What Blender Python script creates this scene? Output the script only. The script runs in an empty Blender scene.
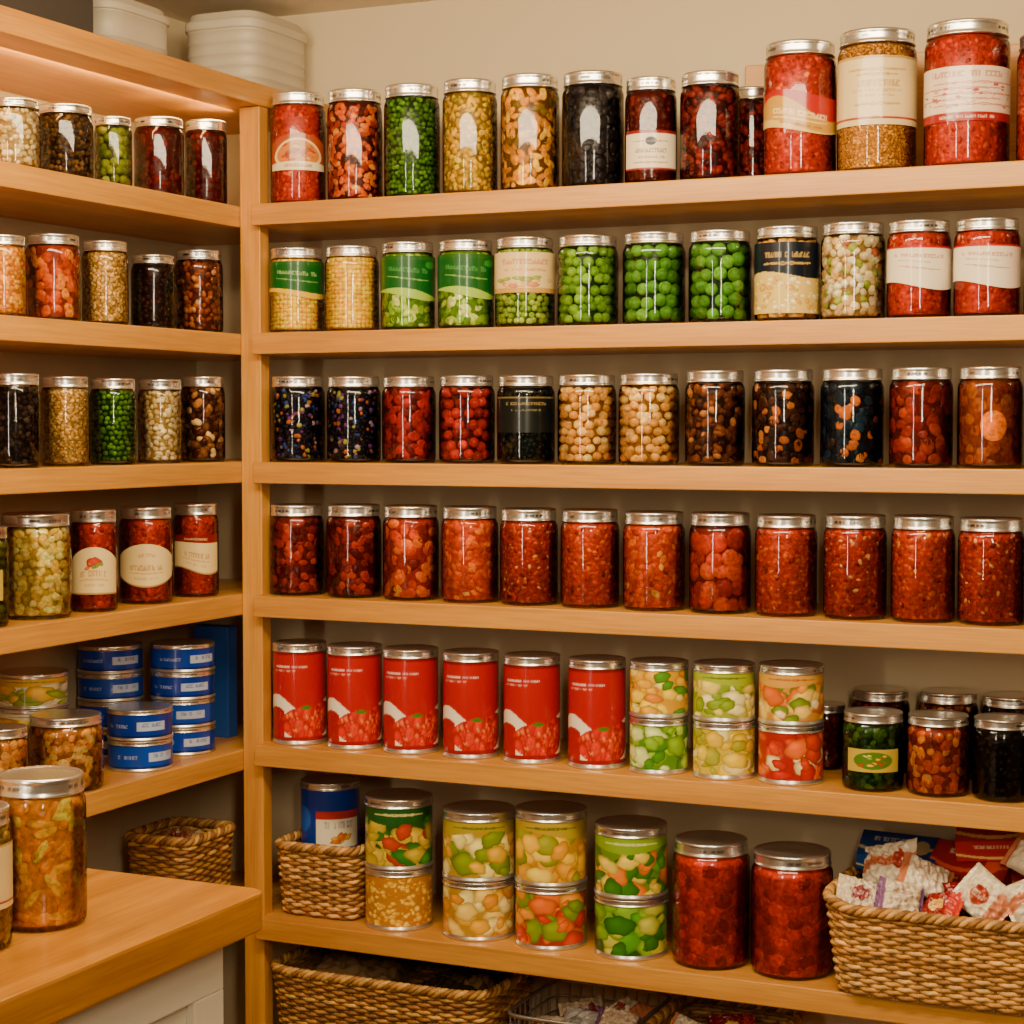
import bpy, bmesh, math, random
import numpy as np
from mathutils import Vector, Matrix
random.seed(7); RNG=np.random.default_rng(7)
S=bpy.context.scene; COL=S.collection
# ---------------------------------------------------------------- camera
FPX=1900.0
CAM=Vector((1.743,-2.755,1.45))
Fh=Vector((-.4153,.9097,0)).normalized(); Rt=Vector((Fh.y,-Fh.x,0))
TH=math.atan(87/FPX)
Fw=Fh*math.cos(TH)+Vector((0,0,-math.sin(TH))); Up=Fh*math.sin(TH)+Vector((0,0,math.cos(TH)))
cd=bpy.data.cameras.new('camera'); cam=bpy.data.objects.new('camera',cd); COL.objects.link(cam)
cd.sensor_width=36; cd.lens=FPX/1024*36; cd.clip_start=.05
M=Matrix((Rt,Up,-Fw)).transposed().to_4x4(); M.translation=CAM; cam.matrix_world=M; S.camera=cam
def ray(px,py): return Fw+Rt*((px-512)/FPX)+Up*((512-py)/FPX)
def on_Y(px,py,Y): d=ray(px,py); t=(Y-CAM.y)/d.y; return CAM+d*t,t
def on_X(px,py,X): d=ray(px,py); t=(X-CAM.x)/d.x; return CAM+d*t,t
def on_Z(px,py,Z): d=ray(px,py); t=(Z-CAM.z)/d.z; return CAM+d*t,t
# ---------------------------------------------------------------- helpers
def lin(c): return c/12.92 if c<=.04045 else ((c+.055)/1.055)**2.4
def hx(h): return np.array([lin(int(h[i:i+2],16)/255) for i in (0,2,4)])
def mk(name,V,Fs,cols=None,mat=None,smooth=True):
    V=np.asarray(V,dtype=np.float32); me=bpy.data.meshes.new(name)
    if not isinstance(Fs,list): Fs=[Fs]
    Fs=[np.asarray(f,dtype=np.int32) for f in Fs if len(f)]
    me.vertices.add(len(V)); me.vertices.foreach_set('co',V.ravel())
    li=np.concatenate([f.ravel() for f in Fs]); me.loops.add(len(li)); me.loops.foreach_set('vertex_index',li)
    st=[];o=0
    for f in Fs:
        st.append(o+np.arange(len(f))*f.shape[1]); o+=f.size
    st=np.concatenate(st).astype(np.int32)
    me.polygons.add(len(st)); me.polygons.foreach_set('loop_start',st)
    me.polygons.foreach_set('use_smooth',np.full(len(st),smooth))
    me.update(calc_edges=True)
    if cols is not None:
        a=me.color_attributes.new('Col','FLOAT_COLOR','POINT')
        c=np.ones((len(V),4),dtype=np.float32); c[:,:3]=cols; a.data.foreach_set('color',c.ravel())
    if mat: me.materials.append(mat)
    return me
def ob(name,me,parent=None,loc=(0,0,0),rot=(0,0,0),scale=(1,1,1)):
    o=bpy.data.objects.new(name,me); COL.objects.link(o); o.parent=parent
    o.location=loc; o.rotation_euler=rot; o.scale=scale; return o
def tag(o,label,cat,group=None):
    o['label']=label; o['category']=cat
    if group: o['group']=group
    return o
def struct(o): o['kind']='structure'; return o
def revolve(prof,seg):
    P=np.array(prof); a=np.arange(seg)*2*math.pi/seg
    V=np.stack([np.outer(P[:,0],np.sin(a)),-np.outer(P[:,0],np.cos(a)),np.repeat(P[:,1:2],seg,1)],-1).reshape(-1,3)
    i=np.arange(len(P)-1)[:,None]*seg; j=np.arange(seg)[None,:]; k=(j+1)%seg
    F=np.stack([i+j,i+k,i+seg+k,i+seg+j],-1).reshape(-1,4)
    return V,F
# ---------------------------------------------------------------- materials
def nm(name):
    m=bpy.data.materials.new(name); m.use_nodes=True; return m,m.node_tree,m.node_tree.nodes['Principled BSDF']
def wood(name,axis,dark,light):
    m,nt,b=nm(name); N=nt.nodes; L=nt.links
    tc=N.new('ShaderNodeTexCoord'); mp=N.new('ShaderNodeMapping'); sc=[14,14,14]; sc[axis]=.9; mp.inputs['Scale'].default_value=sc
    L.new(tc.outputs['Object'],mp.inputs['Vector'])
    n1=N.new('ShaderNodeTexNoise'); n1.inputs['Scale'].default_value=1.8; n1.inputs['Detail'].default_value=6; n1.inputs['Distortion'].default_value=.7
    L.new(mp.outputs[0],n1.inputs['Vector'])
    mp2=N.new('ShaderNodeMapping'); s2=[120,120,120]; s2[axis]=5; mp2.inputs['Scale'].default_value=s2; L.new(tc.outputs['Object'],mp2.inputs['Vector'])
    n2=N.new('ShaderNodeTexNoise'); n2.inputs['Scale'].default_value=2; n2.inputs['Detail'].default_value=3; L.new(mp2.outputs[0],n2.inputs['Vector'])
    cr=N.new('ShaderNodeValToRGB'); cr.color_ramp.elements[0].position=.3; cr.color_ramp.elements[1].position=.72
    cr.color_ramp.elements[0].color=(*hx(dark),1); cr.color_ramp.elements[1].color=(*hx(light),1); L.new(n1.outputs[0],cr.inputs[0])
    mx=N.new('ShaderNodeMix'); mx.data_type='RGBA'; mx.blend_type='MULTIPLY'; mx.inputs[0].default_value=.28
    cr2=N.new('ShaderNodeValToRGB'); cr2.color_ramp.elements[0].position=.35; cr2.color_ramp.elements[0].color=(.45,.36,.26,1); cr2.color_ramp.elements[1].position=.6
    L.new(n2.outputs[0],cr2.inputs[0]); L.new(cr.outputs[0],mx.inputs[6]); L.new(cr2.outputs[0],mx.inputs[7]); L.new(mx.outputs[2],b.inputs['Base Color'])
    bp=N.new('ShaderNodeBump'); bp.inputs['Strength'].default_value=.06; bp.inputs['Distance'].default_value=.002; L.new(n2.outputs[0],bp.inputs['Height']); L.new(bp.outputs[0],b.inputs['Normal'])
    b.inputs['Roughness'].default_value=.36; return m
WX=wood('wood_grain_x',0,'b4762a','d69636'); WY=wood('wood_grain_y',1,'b4762a','d69636'); WZ=wood('wood_grain_z',2,'b4762a','d69636')
WC=wood('counter_wood',1,'a46816','cc8824'); WC.node_tree.nodes['Principled BSDF'].inputs['Roughness'].default_value=.22
def paint_wall(name,c,rough=.85):
    m,nt,b=nm(name); N=nt.nodes; L=nt.links
    n=N.new('ShaderNodeTexNoise'); n.inputs['Scale'].default_value=3; n.inputs['Detail'].default_value=4
    cr=N.new('ShaderNodeValToRGB'); c=hx(c); cr.color_ramp.elements[0].color=(*(c*.88),1); cr.color_ramp.elements[1].color=(*c,1)
    L.new(n.outputs[0],cr.inputs[0]); L.new(cr.outputs[0],b.inputs['Base Color'])
    n2=N.new('ShaderNodeTexNoise'); n2.inputs['Scale'].default_value=140; bp=N.new('ShaderNodeBump'); bp.inputs['Strength'].default_value=.12; bp.inputs['Distance'].default_value=.002
    L.new(n2.outputs[0],bp.inputs['Height']); L.new(bp.outputs[0],b.inputs['Normal']); b.inputs['Roughness'].default_value=rough; return m
WALL=paint_wall('wall_paint','c8b490'); CEIL=paint_wall('ceiling_paint','e8dcc6'); FLOOR=paint_wall('floor_tile','5c482f',.5); WHITE=paint_wall('white_paint','e4dac6',.5)
ROOM=paint_wall('room_paint','6c5236')
def colmat(name,rough,metal=0,coat=0,noise=0):
    m,nt,b=nm(name); N=nt.nodes; L=nt.links
    a=N.new('ShaderNodeAttribute'); a.attribute_name='Col'
    if noise:
        tc=N.new('ShaderNodeTexCoord'); n=N.new('ShaderNodeTexNoise'); n.inputs['Scale'].default_value=noise; n.inputs['Detail'].default_value=3
        L.new(tc.outputs['Object'],n.inputs['Vector'])
        mr=N.new('ShaderNodeMapRange'); mr.inputs[1].default_value=.3; mr.inputs[2].default_value=.7; mr.inputs[3].default_value=.6; mr.inputs[4].default_value=1.3; L.new(n.outputs[0],mr.inputs[0])
        mx=N.new('ShaderNodeVectorMath'); mx.operation='SCALE'; L.new(a.outputs['Color'],mx.inputs[0]); L.new(mr.outputs[0],mx.inputs['Scale']); L.new(mx.outputs[0],b.inputs['Base Color'])
    else: L.new(a.outputs['Color'],b.inputs['Base Color'])
    b.inputs['Roughness'].default_value=rough; b.inputs['Metallic'].default_value=metal; b.inputs['Coat Weight'].default_value=coat; return m
CHUNK=colmat('food_pieces',.25,noise=160); PAPER=colmat('printed_paper',.3,coat=.3); LIDM=colmat('lid_metal',.26,metal=.95); WICK=colmat('wicker_cane',.6,noise=60)
CHUNK.node_tree.nodes['Principled BSDF'].inputs['Specular IOR Level'].default_value=.1
PAPER.node_tree.nodes['Principled BSDF'].inputs['Specular IOR Level'].default_value=.3
PLAST=colmat('packet_film',.25,coat=.4)
def simple(name,c,rough,metal=0):
    m,nt,b=nm(name); b.inputs['Base Color'].default_value=(*hx(c),1); b.inputs['Roughness'].default_value=rough; b.inputs['Metallic'].default_value=metal; return m
TIN=simple('tin_metal','e2ded6',.3,.9); WIRE=simple('steel_wire','a8a298',.35,.8); PLW=simple('white_plastic','bcb09a',.5); CARD=simple('blue_card','1c4c9c',.5)
def glassm():
    m=bpy.data.materials.new('jar_glass'); m.use_nodes=True; nt=m.node_tree; N=nt.nodes; L=nt.links
    for n in list(N): N.remove(n)
    o=N.new('ShaderNodeOutputMaterial'); t=N.new('ShaderNodeBsdfTransparent'); t.inputs[0].default_value=(.98,.98,.97,1)
    g=N.new('ShaderNodeBsdfGlossy'); g.inputs['Roughness'].default_value=.05; f=N.new('ShaderNodeFresnel'); f.inputs[0].default_value=1.48
    mx=N.new('ShaderNodeMixShader'); L.new(f.outputs[0],mx.inputs[0]); L.new(t.outputs[0],mx.inputs[1]); L.new(g.outputs[0],mx.inputs[2]); L.new(mx.outputs[0],o.inputs[0]); return m
GLASS=glassm()
# ---------------------------------------------------------------- solids
def prism(name,poly,z0,z1,mat,bev=.002,parent=None):
    cx=sum(p[0] for p in poly)/len(poly); cy=sum(p[1] for p in poly)/len(poly)
    bm=bmesh.new(); n=len(poly)
    lo=[bm.verts.new((x-cx,y-cy,0)) for x,y in poly]; hi=[bm.verts.new((x-cx,y-cy,z1-z0)) for x,y in poly]
    bm.faces.new(lo[::-1]); bm.faces.new(hi)
    for i in range(n): bm.faces.new((lo[i],lo[(i+1)%n],hi[(i+1)%n],hi[i]))
    if bev: bmesh.ops.bevel(bm,geom=list(bm.edges),offset=bev,segments=2,profile=.6,affect='EDGES')
    bmesh.ops.recalc_face_normals(bm,faces=bm.faces)
    me=bpy.data.meshes.new(name); bm.to_mesh(me); bm.free(); me.materials.append(mat)
    loc=Vector((cx,cy,z0)); 
    if parent: loc=loc-parent.location
    return ob(name,me,parent,loc)
def box(name,x0,x1,y0,y1,z0,z1,mat,bev=.002,parent=None): return prism(name,[(x0,y0),(x1,y0),(x1,y1),(x0,y1)],z0,z1,mat,bev,parent)
def empty(name,loc,rz=0):
    o=bpy.data.objects.new(name,None); o.empty_display_size=.03; COL.objects.link(o); o.location=loc; o.rotation_euler=(0,0,rz); return o
def tube(path,r,sides=6,closed=True,ref=None):
    P=np.asarray(path,float); n=len(P)
    T=(np.roll(P,-1,0)-np.roll(P,1,0)) if closed else np.gradient(P,axis=0)
    T/=np.linalg.norm(T,axis=1)[:,None]+1e-9
    rf=np.array(ref if ref is not None else (0,0,1.)); A=np.cross(T,rf); A/=np.linalg.norm(A,axis=1)[:,None]+1e-9; B=np.cross(A,T)
    a=np.arange(sides)*2*math.pi/sides
    V=(P[:,None]+r*(A[:,None]*np.cos(a)[None,:,None]+B[:,None]*np.sin(a)[None,:,None])).reshape(-1,3)
    m=n if closed else n-1; i=np.arange(m)[:,None]; i2=((i+1)%n); j=np.arange(sides)[None]; k=(j+1)%sides
    return V,np.stack([i*sides+j,i2*sides+j,i2*sides+k,i*sides+k],-1).reshape(-1,4)
class Acc:
    def __init__(s): s.V=[];s.F=[];s.C=[];s.n=0
    def add(s,V,F,c): s.V.append(V); s.F.append(F+s.n); s.C.append(np.tile(c,(len(V),1)) if np.ndim(c)==1 else c); s.n+=len(V)
    def mesh(s,name,mat,smooth=True): return mk(name,np.concatenate(s.V),np.concatenate(s.F),np.concatenate(s.C),mat,smooth)
# ---------------------------------------------------------------- room
XL,YB,ZC=-.30,.28,2.2
struct(box('wall_back',XL-.1,2.7,YB,YB+.1,0,ZC,WALL,0)); struct(box('wall_left',XL-.1,XL,-4.1,YB,0,ZC,WALL,0))
struct(box('wall_right',2.6,2.7,-4.1,YB,0,ZC,ROOM,0)); struct(box('wall_front',XL,2.6,-4.2,-4.1,0,ZC,ROOM,0))
struct(box('floor',XL-.1,2.7,-4.2,YB+.1,-.1,0,FLOOR,0)); struct(box('ceiling',XL-.1,2.7,-4.2,YB+.1,ZC,ZC+.1,CEIL,0))
# shelves
ZA,ZB,ZCc,ZD,ZE,ZF,ZG=1.823,1.606,1.387,1.159,.903,.603,.33
ZT=.90; c0,_=on_Z(270,889,ZT); CX,CY=c0.x,c0.y
TKS=.036; XR=1.5; YF=-1.15
for z,d in ((ZA,'top'),(ZB,'second'),(ZCc,'third'),(ZD,'fourth'),(ZE,'fifth'),(ZF,'sixth'),(ZG,'lowest')):
    o=prism('wall_shelf',[(0,0),(XR,0),(XR,YB),(-.034,YB),(-.034,.050),(.006,.050),(.006,.020),(0,.020)],z-TKS,z,WX)
    tag(o,f'long light oak {d} shelf board along the back wall','shelf','oak shelf boards on the back wall')
ZE2=.889
for z,d in ((ZA,'top'),(ZB,'second'),(ZCc,'third'),(ZD,'fourth'),(ZE2,'fifth'),(ZF,'sixth')):
    o=box('side_shelf',XL,-.036,YF if z>1 else CY+.003,YB,z-TKS,z,WY); tag(o,f'light oak {d} shelf board of the side shelving','shelf','oak shelf boards on the side wall')
tag(box('top_board',XL,.005,YF,YB,2.028-.037,2.028,WY),'thick oak board capping the side shelving','shelf')
tag(box('corner_post',-.035,.005,.021,.049,0,1.990,WZ),'upright oak post where the two shelf runs meet','post')
tag(box('end_panel',XR,XR+.03,0,YB,0,1.99,WZ),'upright oak panel closing the long shelves','panel')
tag(box('end_panel',XL,-.036,YF-.03,YF,ZT+.001,1.99,WZ),'upright oak panel closing the side shelves','panel')
tag(box('back_board',.785,1.49,.262,.279,ZA,2.038,WX),'oak board standing behind the big jars','board')
# ---------------------------------------------------------------- lids, glass, contents
def lidmesh(name,col,dark,seed):
    rng=np.random.default_rng(seed); seg=132
    prof=[(.90,0),(.985,.0),(1.0,.06),(.985,.14),(.97,.22),(.97,.32),(.97,.42),(.97,.52),(.97,.62),(.97,.72),(.985,.80),(.985,.9),(.96,.98),(.93,1.0),(.90,.985),(.86,.93),(.80,.90),(.5,.90),(.0001,.90)]
    V,F=revolve(prof,seg); V=V.reshape(len(prof),seg,3)
    k=1+.006*np.where(np.arange(seg)%2==0,1,-1)
    V[4:10,:,:2]*=k[None,:,None]
    C=np.tile(col,(len(prof),seg,1))
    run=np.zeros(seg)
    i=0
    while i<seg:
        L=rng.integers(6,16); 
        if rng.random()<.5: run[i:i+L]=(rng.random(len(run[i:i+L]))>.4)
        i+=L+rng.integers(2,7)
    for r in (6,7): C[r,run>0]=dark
    return mk(name,V.reshape(-1,3),F,C.reshape(-1,3),LIDM)
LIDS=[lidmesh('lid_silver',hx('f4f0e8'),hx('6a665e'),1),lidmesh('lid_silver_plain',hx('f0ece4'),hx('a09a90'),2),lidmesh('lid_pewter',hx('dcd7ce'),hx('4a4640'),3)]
def icos(sub):
    bm=bmesh.new(); bmesh.ops.create_icosphere(bm,subdivisions=sub,radius=1); V=np.array([v.co[:] for v in bm.verts]); F=np.array([[v.index for v in f.verts] for f in bm.faces]); bm.free(); return V,F
ICO={1:icos(1),2:icos(2),3:icos(3)}
# kind: base, palette, (a,b,c mm), jitter, description, style (r round, p pressed, s smooth, h hexagonally packed spheres), gain
K={
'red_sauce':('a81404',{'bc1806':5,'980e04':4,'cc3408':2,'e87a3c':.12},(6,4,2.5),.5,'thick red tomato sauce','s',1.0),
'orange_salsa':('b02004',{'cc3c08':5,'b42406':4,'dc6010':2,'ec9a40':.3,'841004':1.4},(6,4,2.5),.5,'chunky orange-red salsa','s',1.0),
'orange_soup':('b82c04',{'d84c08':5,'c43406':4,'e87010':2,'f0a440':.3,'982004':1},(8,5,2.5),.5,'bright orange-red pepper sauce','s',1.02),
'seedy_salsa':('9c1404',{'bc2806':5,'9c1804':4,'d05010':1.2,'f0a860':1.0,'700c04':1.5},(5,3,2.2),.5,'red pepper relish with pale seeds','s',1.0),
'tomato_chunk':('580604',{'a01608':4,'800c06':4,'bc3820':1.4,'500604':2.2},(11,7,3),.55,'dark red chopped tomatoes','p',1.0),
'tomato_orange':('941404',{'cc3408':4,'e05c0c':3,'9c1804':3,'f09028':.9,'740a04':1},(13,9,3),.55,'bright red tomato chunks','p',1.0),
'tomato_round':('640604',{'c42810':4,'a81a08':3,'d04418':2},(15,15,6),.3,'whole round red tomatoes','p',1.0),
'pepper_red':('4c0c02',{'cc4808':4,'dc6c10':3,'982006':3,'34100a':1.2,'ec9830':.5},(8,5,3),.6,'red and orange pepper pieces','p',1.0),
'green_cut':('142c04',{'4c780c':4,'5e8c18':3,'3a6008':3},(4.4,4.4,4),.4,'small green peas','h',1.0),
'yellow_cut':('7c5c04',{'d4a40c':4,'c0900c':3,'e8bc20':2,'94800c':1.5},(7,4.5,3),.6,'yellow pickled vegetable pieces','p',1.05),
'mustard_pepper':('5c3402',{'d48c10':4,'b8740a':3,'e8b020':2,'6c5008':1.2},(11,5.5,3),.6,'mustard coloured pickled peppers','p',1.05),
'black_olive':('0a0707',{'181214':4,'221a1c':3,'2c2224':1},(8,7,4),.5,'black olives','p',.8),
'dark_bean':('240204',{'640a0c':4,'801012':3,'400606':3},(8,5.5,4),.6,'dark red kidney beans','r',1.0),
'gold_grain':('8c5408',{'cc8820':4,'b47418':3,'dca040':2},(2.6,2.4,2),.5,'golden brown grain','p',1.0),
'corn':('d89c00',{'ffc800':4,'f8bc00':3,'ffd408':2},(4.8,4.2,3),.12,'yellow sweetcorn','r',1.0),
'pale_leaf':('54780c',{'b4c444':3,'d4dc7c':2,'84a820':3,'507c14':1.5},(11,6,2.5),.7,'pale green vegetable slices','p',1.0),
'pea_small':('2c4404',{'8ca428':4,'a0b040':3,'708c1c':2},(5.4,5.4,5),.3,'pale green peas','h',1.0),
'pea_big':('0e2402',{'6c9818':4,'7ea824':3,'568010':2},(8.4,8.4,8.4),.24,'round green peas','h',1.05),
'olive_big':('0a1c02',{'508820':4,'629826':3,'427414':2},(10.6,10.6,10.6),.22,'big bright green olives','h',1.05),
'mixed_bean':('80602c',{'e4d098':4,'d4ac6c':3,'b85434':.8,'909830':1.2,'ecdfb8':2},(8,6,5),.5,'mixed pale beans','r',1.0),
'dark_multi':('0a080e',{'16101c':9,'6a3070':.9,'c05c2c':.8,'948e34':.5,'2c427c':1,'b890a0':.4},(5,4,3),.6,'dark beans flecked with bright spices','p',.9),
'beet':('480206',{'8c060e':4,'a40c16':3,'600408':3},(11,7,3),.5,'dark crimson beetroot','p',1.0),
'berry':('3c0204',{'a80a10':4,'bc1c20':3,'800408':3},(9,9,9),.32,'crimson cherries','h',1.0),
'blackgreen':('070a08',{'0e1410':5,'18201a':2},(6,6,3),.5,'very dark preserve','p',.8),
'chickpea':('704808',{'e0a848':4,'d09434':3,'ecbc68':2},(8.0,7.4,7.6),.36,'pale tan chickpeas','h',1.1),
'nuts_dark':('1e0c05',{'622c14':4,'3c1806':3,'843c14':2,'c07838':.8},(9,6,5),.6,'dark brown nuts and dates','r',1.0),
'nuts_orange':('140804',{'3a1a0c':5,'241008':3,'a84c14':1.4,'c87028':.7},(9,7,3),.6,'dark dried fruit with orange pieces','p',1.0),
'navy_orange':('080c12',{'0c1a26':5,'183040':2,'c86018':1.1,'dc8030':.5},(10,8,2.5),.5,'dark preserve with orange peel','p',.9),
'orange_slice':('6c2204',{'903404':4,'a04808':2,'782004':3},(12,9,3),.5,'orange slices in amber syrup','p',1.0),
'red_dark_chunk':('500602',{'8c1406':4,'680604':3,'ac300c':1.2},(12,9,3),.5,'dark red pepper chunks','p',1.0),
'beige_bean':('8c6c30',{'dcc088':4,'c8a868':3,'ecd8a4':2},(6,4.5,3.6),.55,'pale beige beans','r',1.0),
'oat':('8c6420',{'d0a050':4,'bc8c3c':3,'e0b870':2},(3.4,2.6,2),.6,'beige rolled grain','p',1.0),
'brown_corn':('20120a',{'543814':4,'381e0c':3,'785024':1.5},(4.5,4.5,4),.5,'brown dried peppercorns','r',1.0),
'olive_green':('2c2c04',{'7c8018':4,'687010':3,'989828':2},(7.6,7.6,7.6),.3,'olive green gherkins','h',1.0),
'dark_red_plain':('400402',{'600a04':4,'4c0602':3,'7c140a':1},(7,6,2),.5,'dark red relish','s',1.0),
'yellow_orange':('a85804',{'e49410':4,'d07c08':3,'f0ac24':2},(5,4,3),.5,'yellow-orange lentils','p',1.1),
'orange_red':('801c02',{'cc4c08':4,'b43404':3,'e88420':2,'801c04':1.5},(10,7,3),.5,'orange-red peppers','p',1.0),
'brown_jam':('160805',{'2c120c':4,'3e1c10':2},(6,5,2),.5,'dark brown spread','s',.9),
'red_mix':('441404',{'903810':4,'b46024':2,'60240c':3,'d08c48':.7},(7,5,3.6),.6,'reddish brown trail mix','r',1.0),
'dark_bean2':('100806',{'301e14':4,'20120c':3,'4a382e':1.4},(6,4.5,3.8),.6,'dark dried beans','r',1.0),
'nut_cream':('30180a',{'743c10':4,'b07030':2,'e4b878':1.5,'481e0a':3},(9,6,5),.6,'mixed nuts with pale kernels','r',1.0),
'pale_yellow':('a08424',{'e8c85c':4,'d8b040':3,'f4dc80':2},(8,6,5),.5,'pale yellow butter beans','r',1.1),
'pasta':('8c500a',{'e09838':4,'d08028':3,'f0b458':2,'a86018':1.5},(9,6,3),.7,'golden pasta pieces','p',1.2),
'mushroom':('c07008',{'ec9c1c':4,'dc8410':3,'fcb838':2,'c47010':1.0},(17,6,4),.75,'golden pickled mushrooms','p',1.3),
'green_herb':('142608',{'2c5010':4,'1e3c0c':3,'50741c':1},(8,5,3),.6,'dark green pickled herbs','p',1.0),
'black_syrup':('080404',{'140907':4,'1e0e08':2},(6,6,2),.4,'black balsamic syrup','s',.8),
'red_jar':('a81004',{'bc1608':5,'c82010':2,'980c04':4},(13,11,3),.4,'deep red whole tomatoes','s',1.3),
}
def warm(c):
    c=np.array(c,float); r=c[...,0]; g=c[...,1]; m=(r>.08)&(r>3*g); c[...,1]=np.where(m,g+.035*r,g); return c
def jar_profile(R,H,lh):
    s=H-lh
    return [(.0001,.003),(.80*R,.003),(.92*R,0.0),(.985*R,.005),(R,.012),(R,s-.014),(.985*R,s-.008),(.94*R,s-.003),(.90*R,s),(.89*R,H-.003)]
def contents_mesh(R,H,lh,kind,seed):
    base,pal,(a,b,c),jit,_,sty,gain=K[kind]; a,b,c=a/1000,b/1000,c/1000
    rng=np.random.default_rng(seed); prof=np.array(jar_profile(R,H,lh))[3:]
    z0=.006; z1=H-lh-.002; hexp=sty=='h'; rnd=sty in 'rh'
    rin=lambda z: np.interp(z,prof[:,1],prof[:,0])-.0012
    kb={'r':1.15,'p':.5,'s':.25,'h':1.3}[sty]
    if kind=='corn': kb=.8
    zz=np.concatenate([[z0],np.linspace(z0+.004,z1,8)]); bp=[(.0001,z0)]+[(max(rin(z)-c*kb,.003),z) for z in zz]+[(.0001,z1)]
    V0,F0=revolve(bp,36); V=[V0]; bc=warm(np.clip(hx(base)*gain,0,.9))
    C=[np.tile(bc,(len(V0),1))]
    sub=2 if max(a,b)>.0075 else 1
    if max(a,b)>.008 and hexp: sub=3
    elif hexp: sub=2 if max(a,b)>.005 else 1
    iv,fi=ICO[sub]
    sp={'r':.9,'p':.80,'s':.9,'h':1.0}[sty]; spr={'r':.81,'p':.8,'s':.9,'h':.88}[sty]
    nr=max(2,int(round((z1-z0)/(2*b*spr)))); arc=math.radians(250); nc=max(3,int(arc*(R-c)/(2*a*sp)) if hexp else int(arc*R/(2*a*sp)))
    rr,cc=np.meshgrid(np.arange(nr),np.arange(nc),indexing='ij'); rr=rr.ravel().astype(float); cc=cc.ravel().astype(float); n=len(rr)
    az=((cc+.5*(rr%2)*(kind!='corn')+rng.uniform(-jit,jit,n)*.8)/nc-.5)*arc
    z=z0+b*(.9 if rnd else .6)+(rr+rng.uniform(-jit,jit,n)*.8)/max(1,nr-(1 if rnd else 0))*(z1-z0-b*(1.7 if rnd else .6))
    lo,hi={'r':(.97,1.25),'p':(.35,.95),'s':(.5,1.0),'h':(1.0,1.2)}[sty]
    if kind=='corn': lo,hi=.7,.85
    rad=rin(np.clip(z,z0,z1))-c*rng.uniform(lo,hi,n)
    T=np.stack([np.cos(az),np.sin(az),0*az],-1); Nn=np.stack([np.sin(az),-np.cos(az),0*az],-1); Z=np.tile([0,0,1.],(n,1))
    ph=rng.uniform(-math.pi,math.pi,n) if not hexp and kind!='corn' else np.zeros(n)
    T2=T*np.cos(ph)[:,None]+Z*np.sin(ph)[:,None]; Z2=-T*np.sin(ph)[:,None]+Z*np.cos(ph)[:,None]
    tl=rng.uniform(-.4,.4,n)*(jit>.45)*(sty!='s'); T3=T2*np.cos(tl)[:,None]+Nn*np.sin(tl)[:,None]; N3=-T2*np.sin(tl)[:,None]+Nn*np.cos(tl)[:,None]
    s=rng.uniform(.75,1.2,n) if not hexp and kind!='corn' else rng.uniform(.90,1.08,n)
    P=Nn*rad[:,None]; P[:,2]=z
    W=P[:,None]+(T3[:,None]*iv[None,:,0:1]*a+Z2[:,None]*iv[None,:,1:2]*b+N3[:,None]*iv[None,:,2:3]*c)*s[:,None,None]
    W=W.reshape(-1,3)
    pc=np.array([hx(k.lower()) for k in pal]); w=np.array(list(pal.values()),float); w/=w.sum()
    ci=warm(np.clip(pc[rng.choice(len(pc),n,p=w)]*rng.uniform(.8,1.2,n)[:,None]*gain,0,.92))
    CC=np.repeat(ci,len(iv),0); F1=(fi[None]+(np.arange(n)*len(iv))[:,None,None]).reshape(-1,3)
    CCn=len(ICO[3][0])
    if kind=='orange_slice':
        v,f=ICO[3]; aa,zf,rr_=.12,.46,.0225; Tn=np.array([math.cos(aa),math.sin(aa),0]); Nm=np.array([math.sin(aa),-math.cos(aa),0]); cz=z0+zf*(z1-z0)
        q=Nm*(rin(cz)+.004)+np.array([0,0,cz])+Tn*v[:,0:1]*rr_+np.array([0,0,1.])*v[:,1:2]*rr_+Nm*v[:,2:3]*.007
        F1=np.vstack([F1,f+len(W)]); W=np.vstack([W,q]); CC=np.vstack([CC,np.tile(hx('f88400'),(len(v),1))])
    W[:,2]=np.clip(W[:,2],z0,z1); rd=np.hypot(W[:,0],W[:,1]); lim=rin(W[:,2]); 
    if kind=='orange_slice': lim=lim-.0014; lim[-CCn:]+=.0014
    f=np.minimum(1,lim/np.maximum(rd,1e-6)); W[:,:2]*=f[:,None]
    V.append(W); C.append(CC)
    return mk('contents',np.concatenate(V),[F0,F1+len(V0)],np.concatenate(C),CHUNK)
# ---------------------------------------------------------------- label painting
def canvas(U,c): return np.ones(U.shape+(3,))*hx(c)
def put(C,m,c): C[m]=hx(c)
def el(U,V,cx,cy,rx,ry): return ((U-cx)/rx)**2+((V-cy)/ry)**2<1
def greek(C,U,V,y,h,x0,x1,n,seed,c):
    rg=np.random.default_rng(seed); n=int(n*2.6); h=h*.36; col=hx(c); xc=(x0+x1)/2; hw=(x1-x0)/2*.75; x0=xc-hw; x1=xc+hw
    x=(U-x0)/(x1-x0)*n; cell=np.clip(x.astype(int),0,n-1); fx=x-cell; fy=(V-(y-h/2))/h
    st=rg.integers(0,4,n); sp=rg.random(n)<.14
    m=(U>x0)&(U<x1)&(fy>0)&(fy<1)&(~sp[cell])
    k=st[cell]
    ink=((k==0)&((fx<.4)|(fy>.7)|(fy<.25)))|((k==1)&((abs(fx-.5)<.25)|(fy>.75)))|((k==2)&((fx<.35)|(fx>.65)))|((k==3)&((fy<.3)|((fx>.55)&(fy<.7))|(fx<.3)))
    C[m&ink]=.55*col+.45*C[m&ink]
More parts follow.
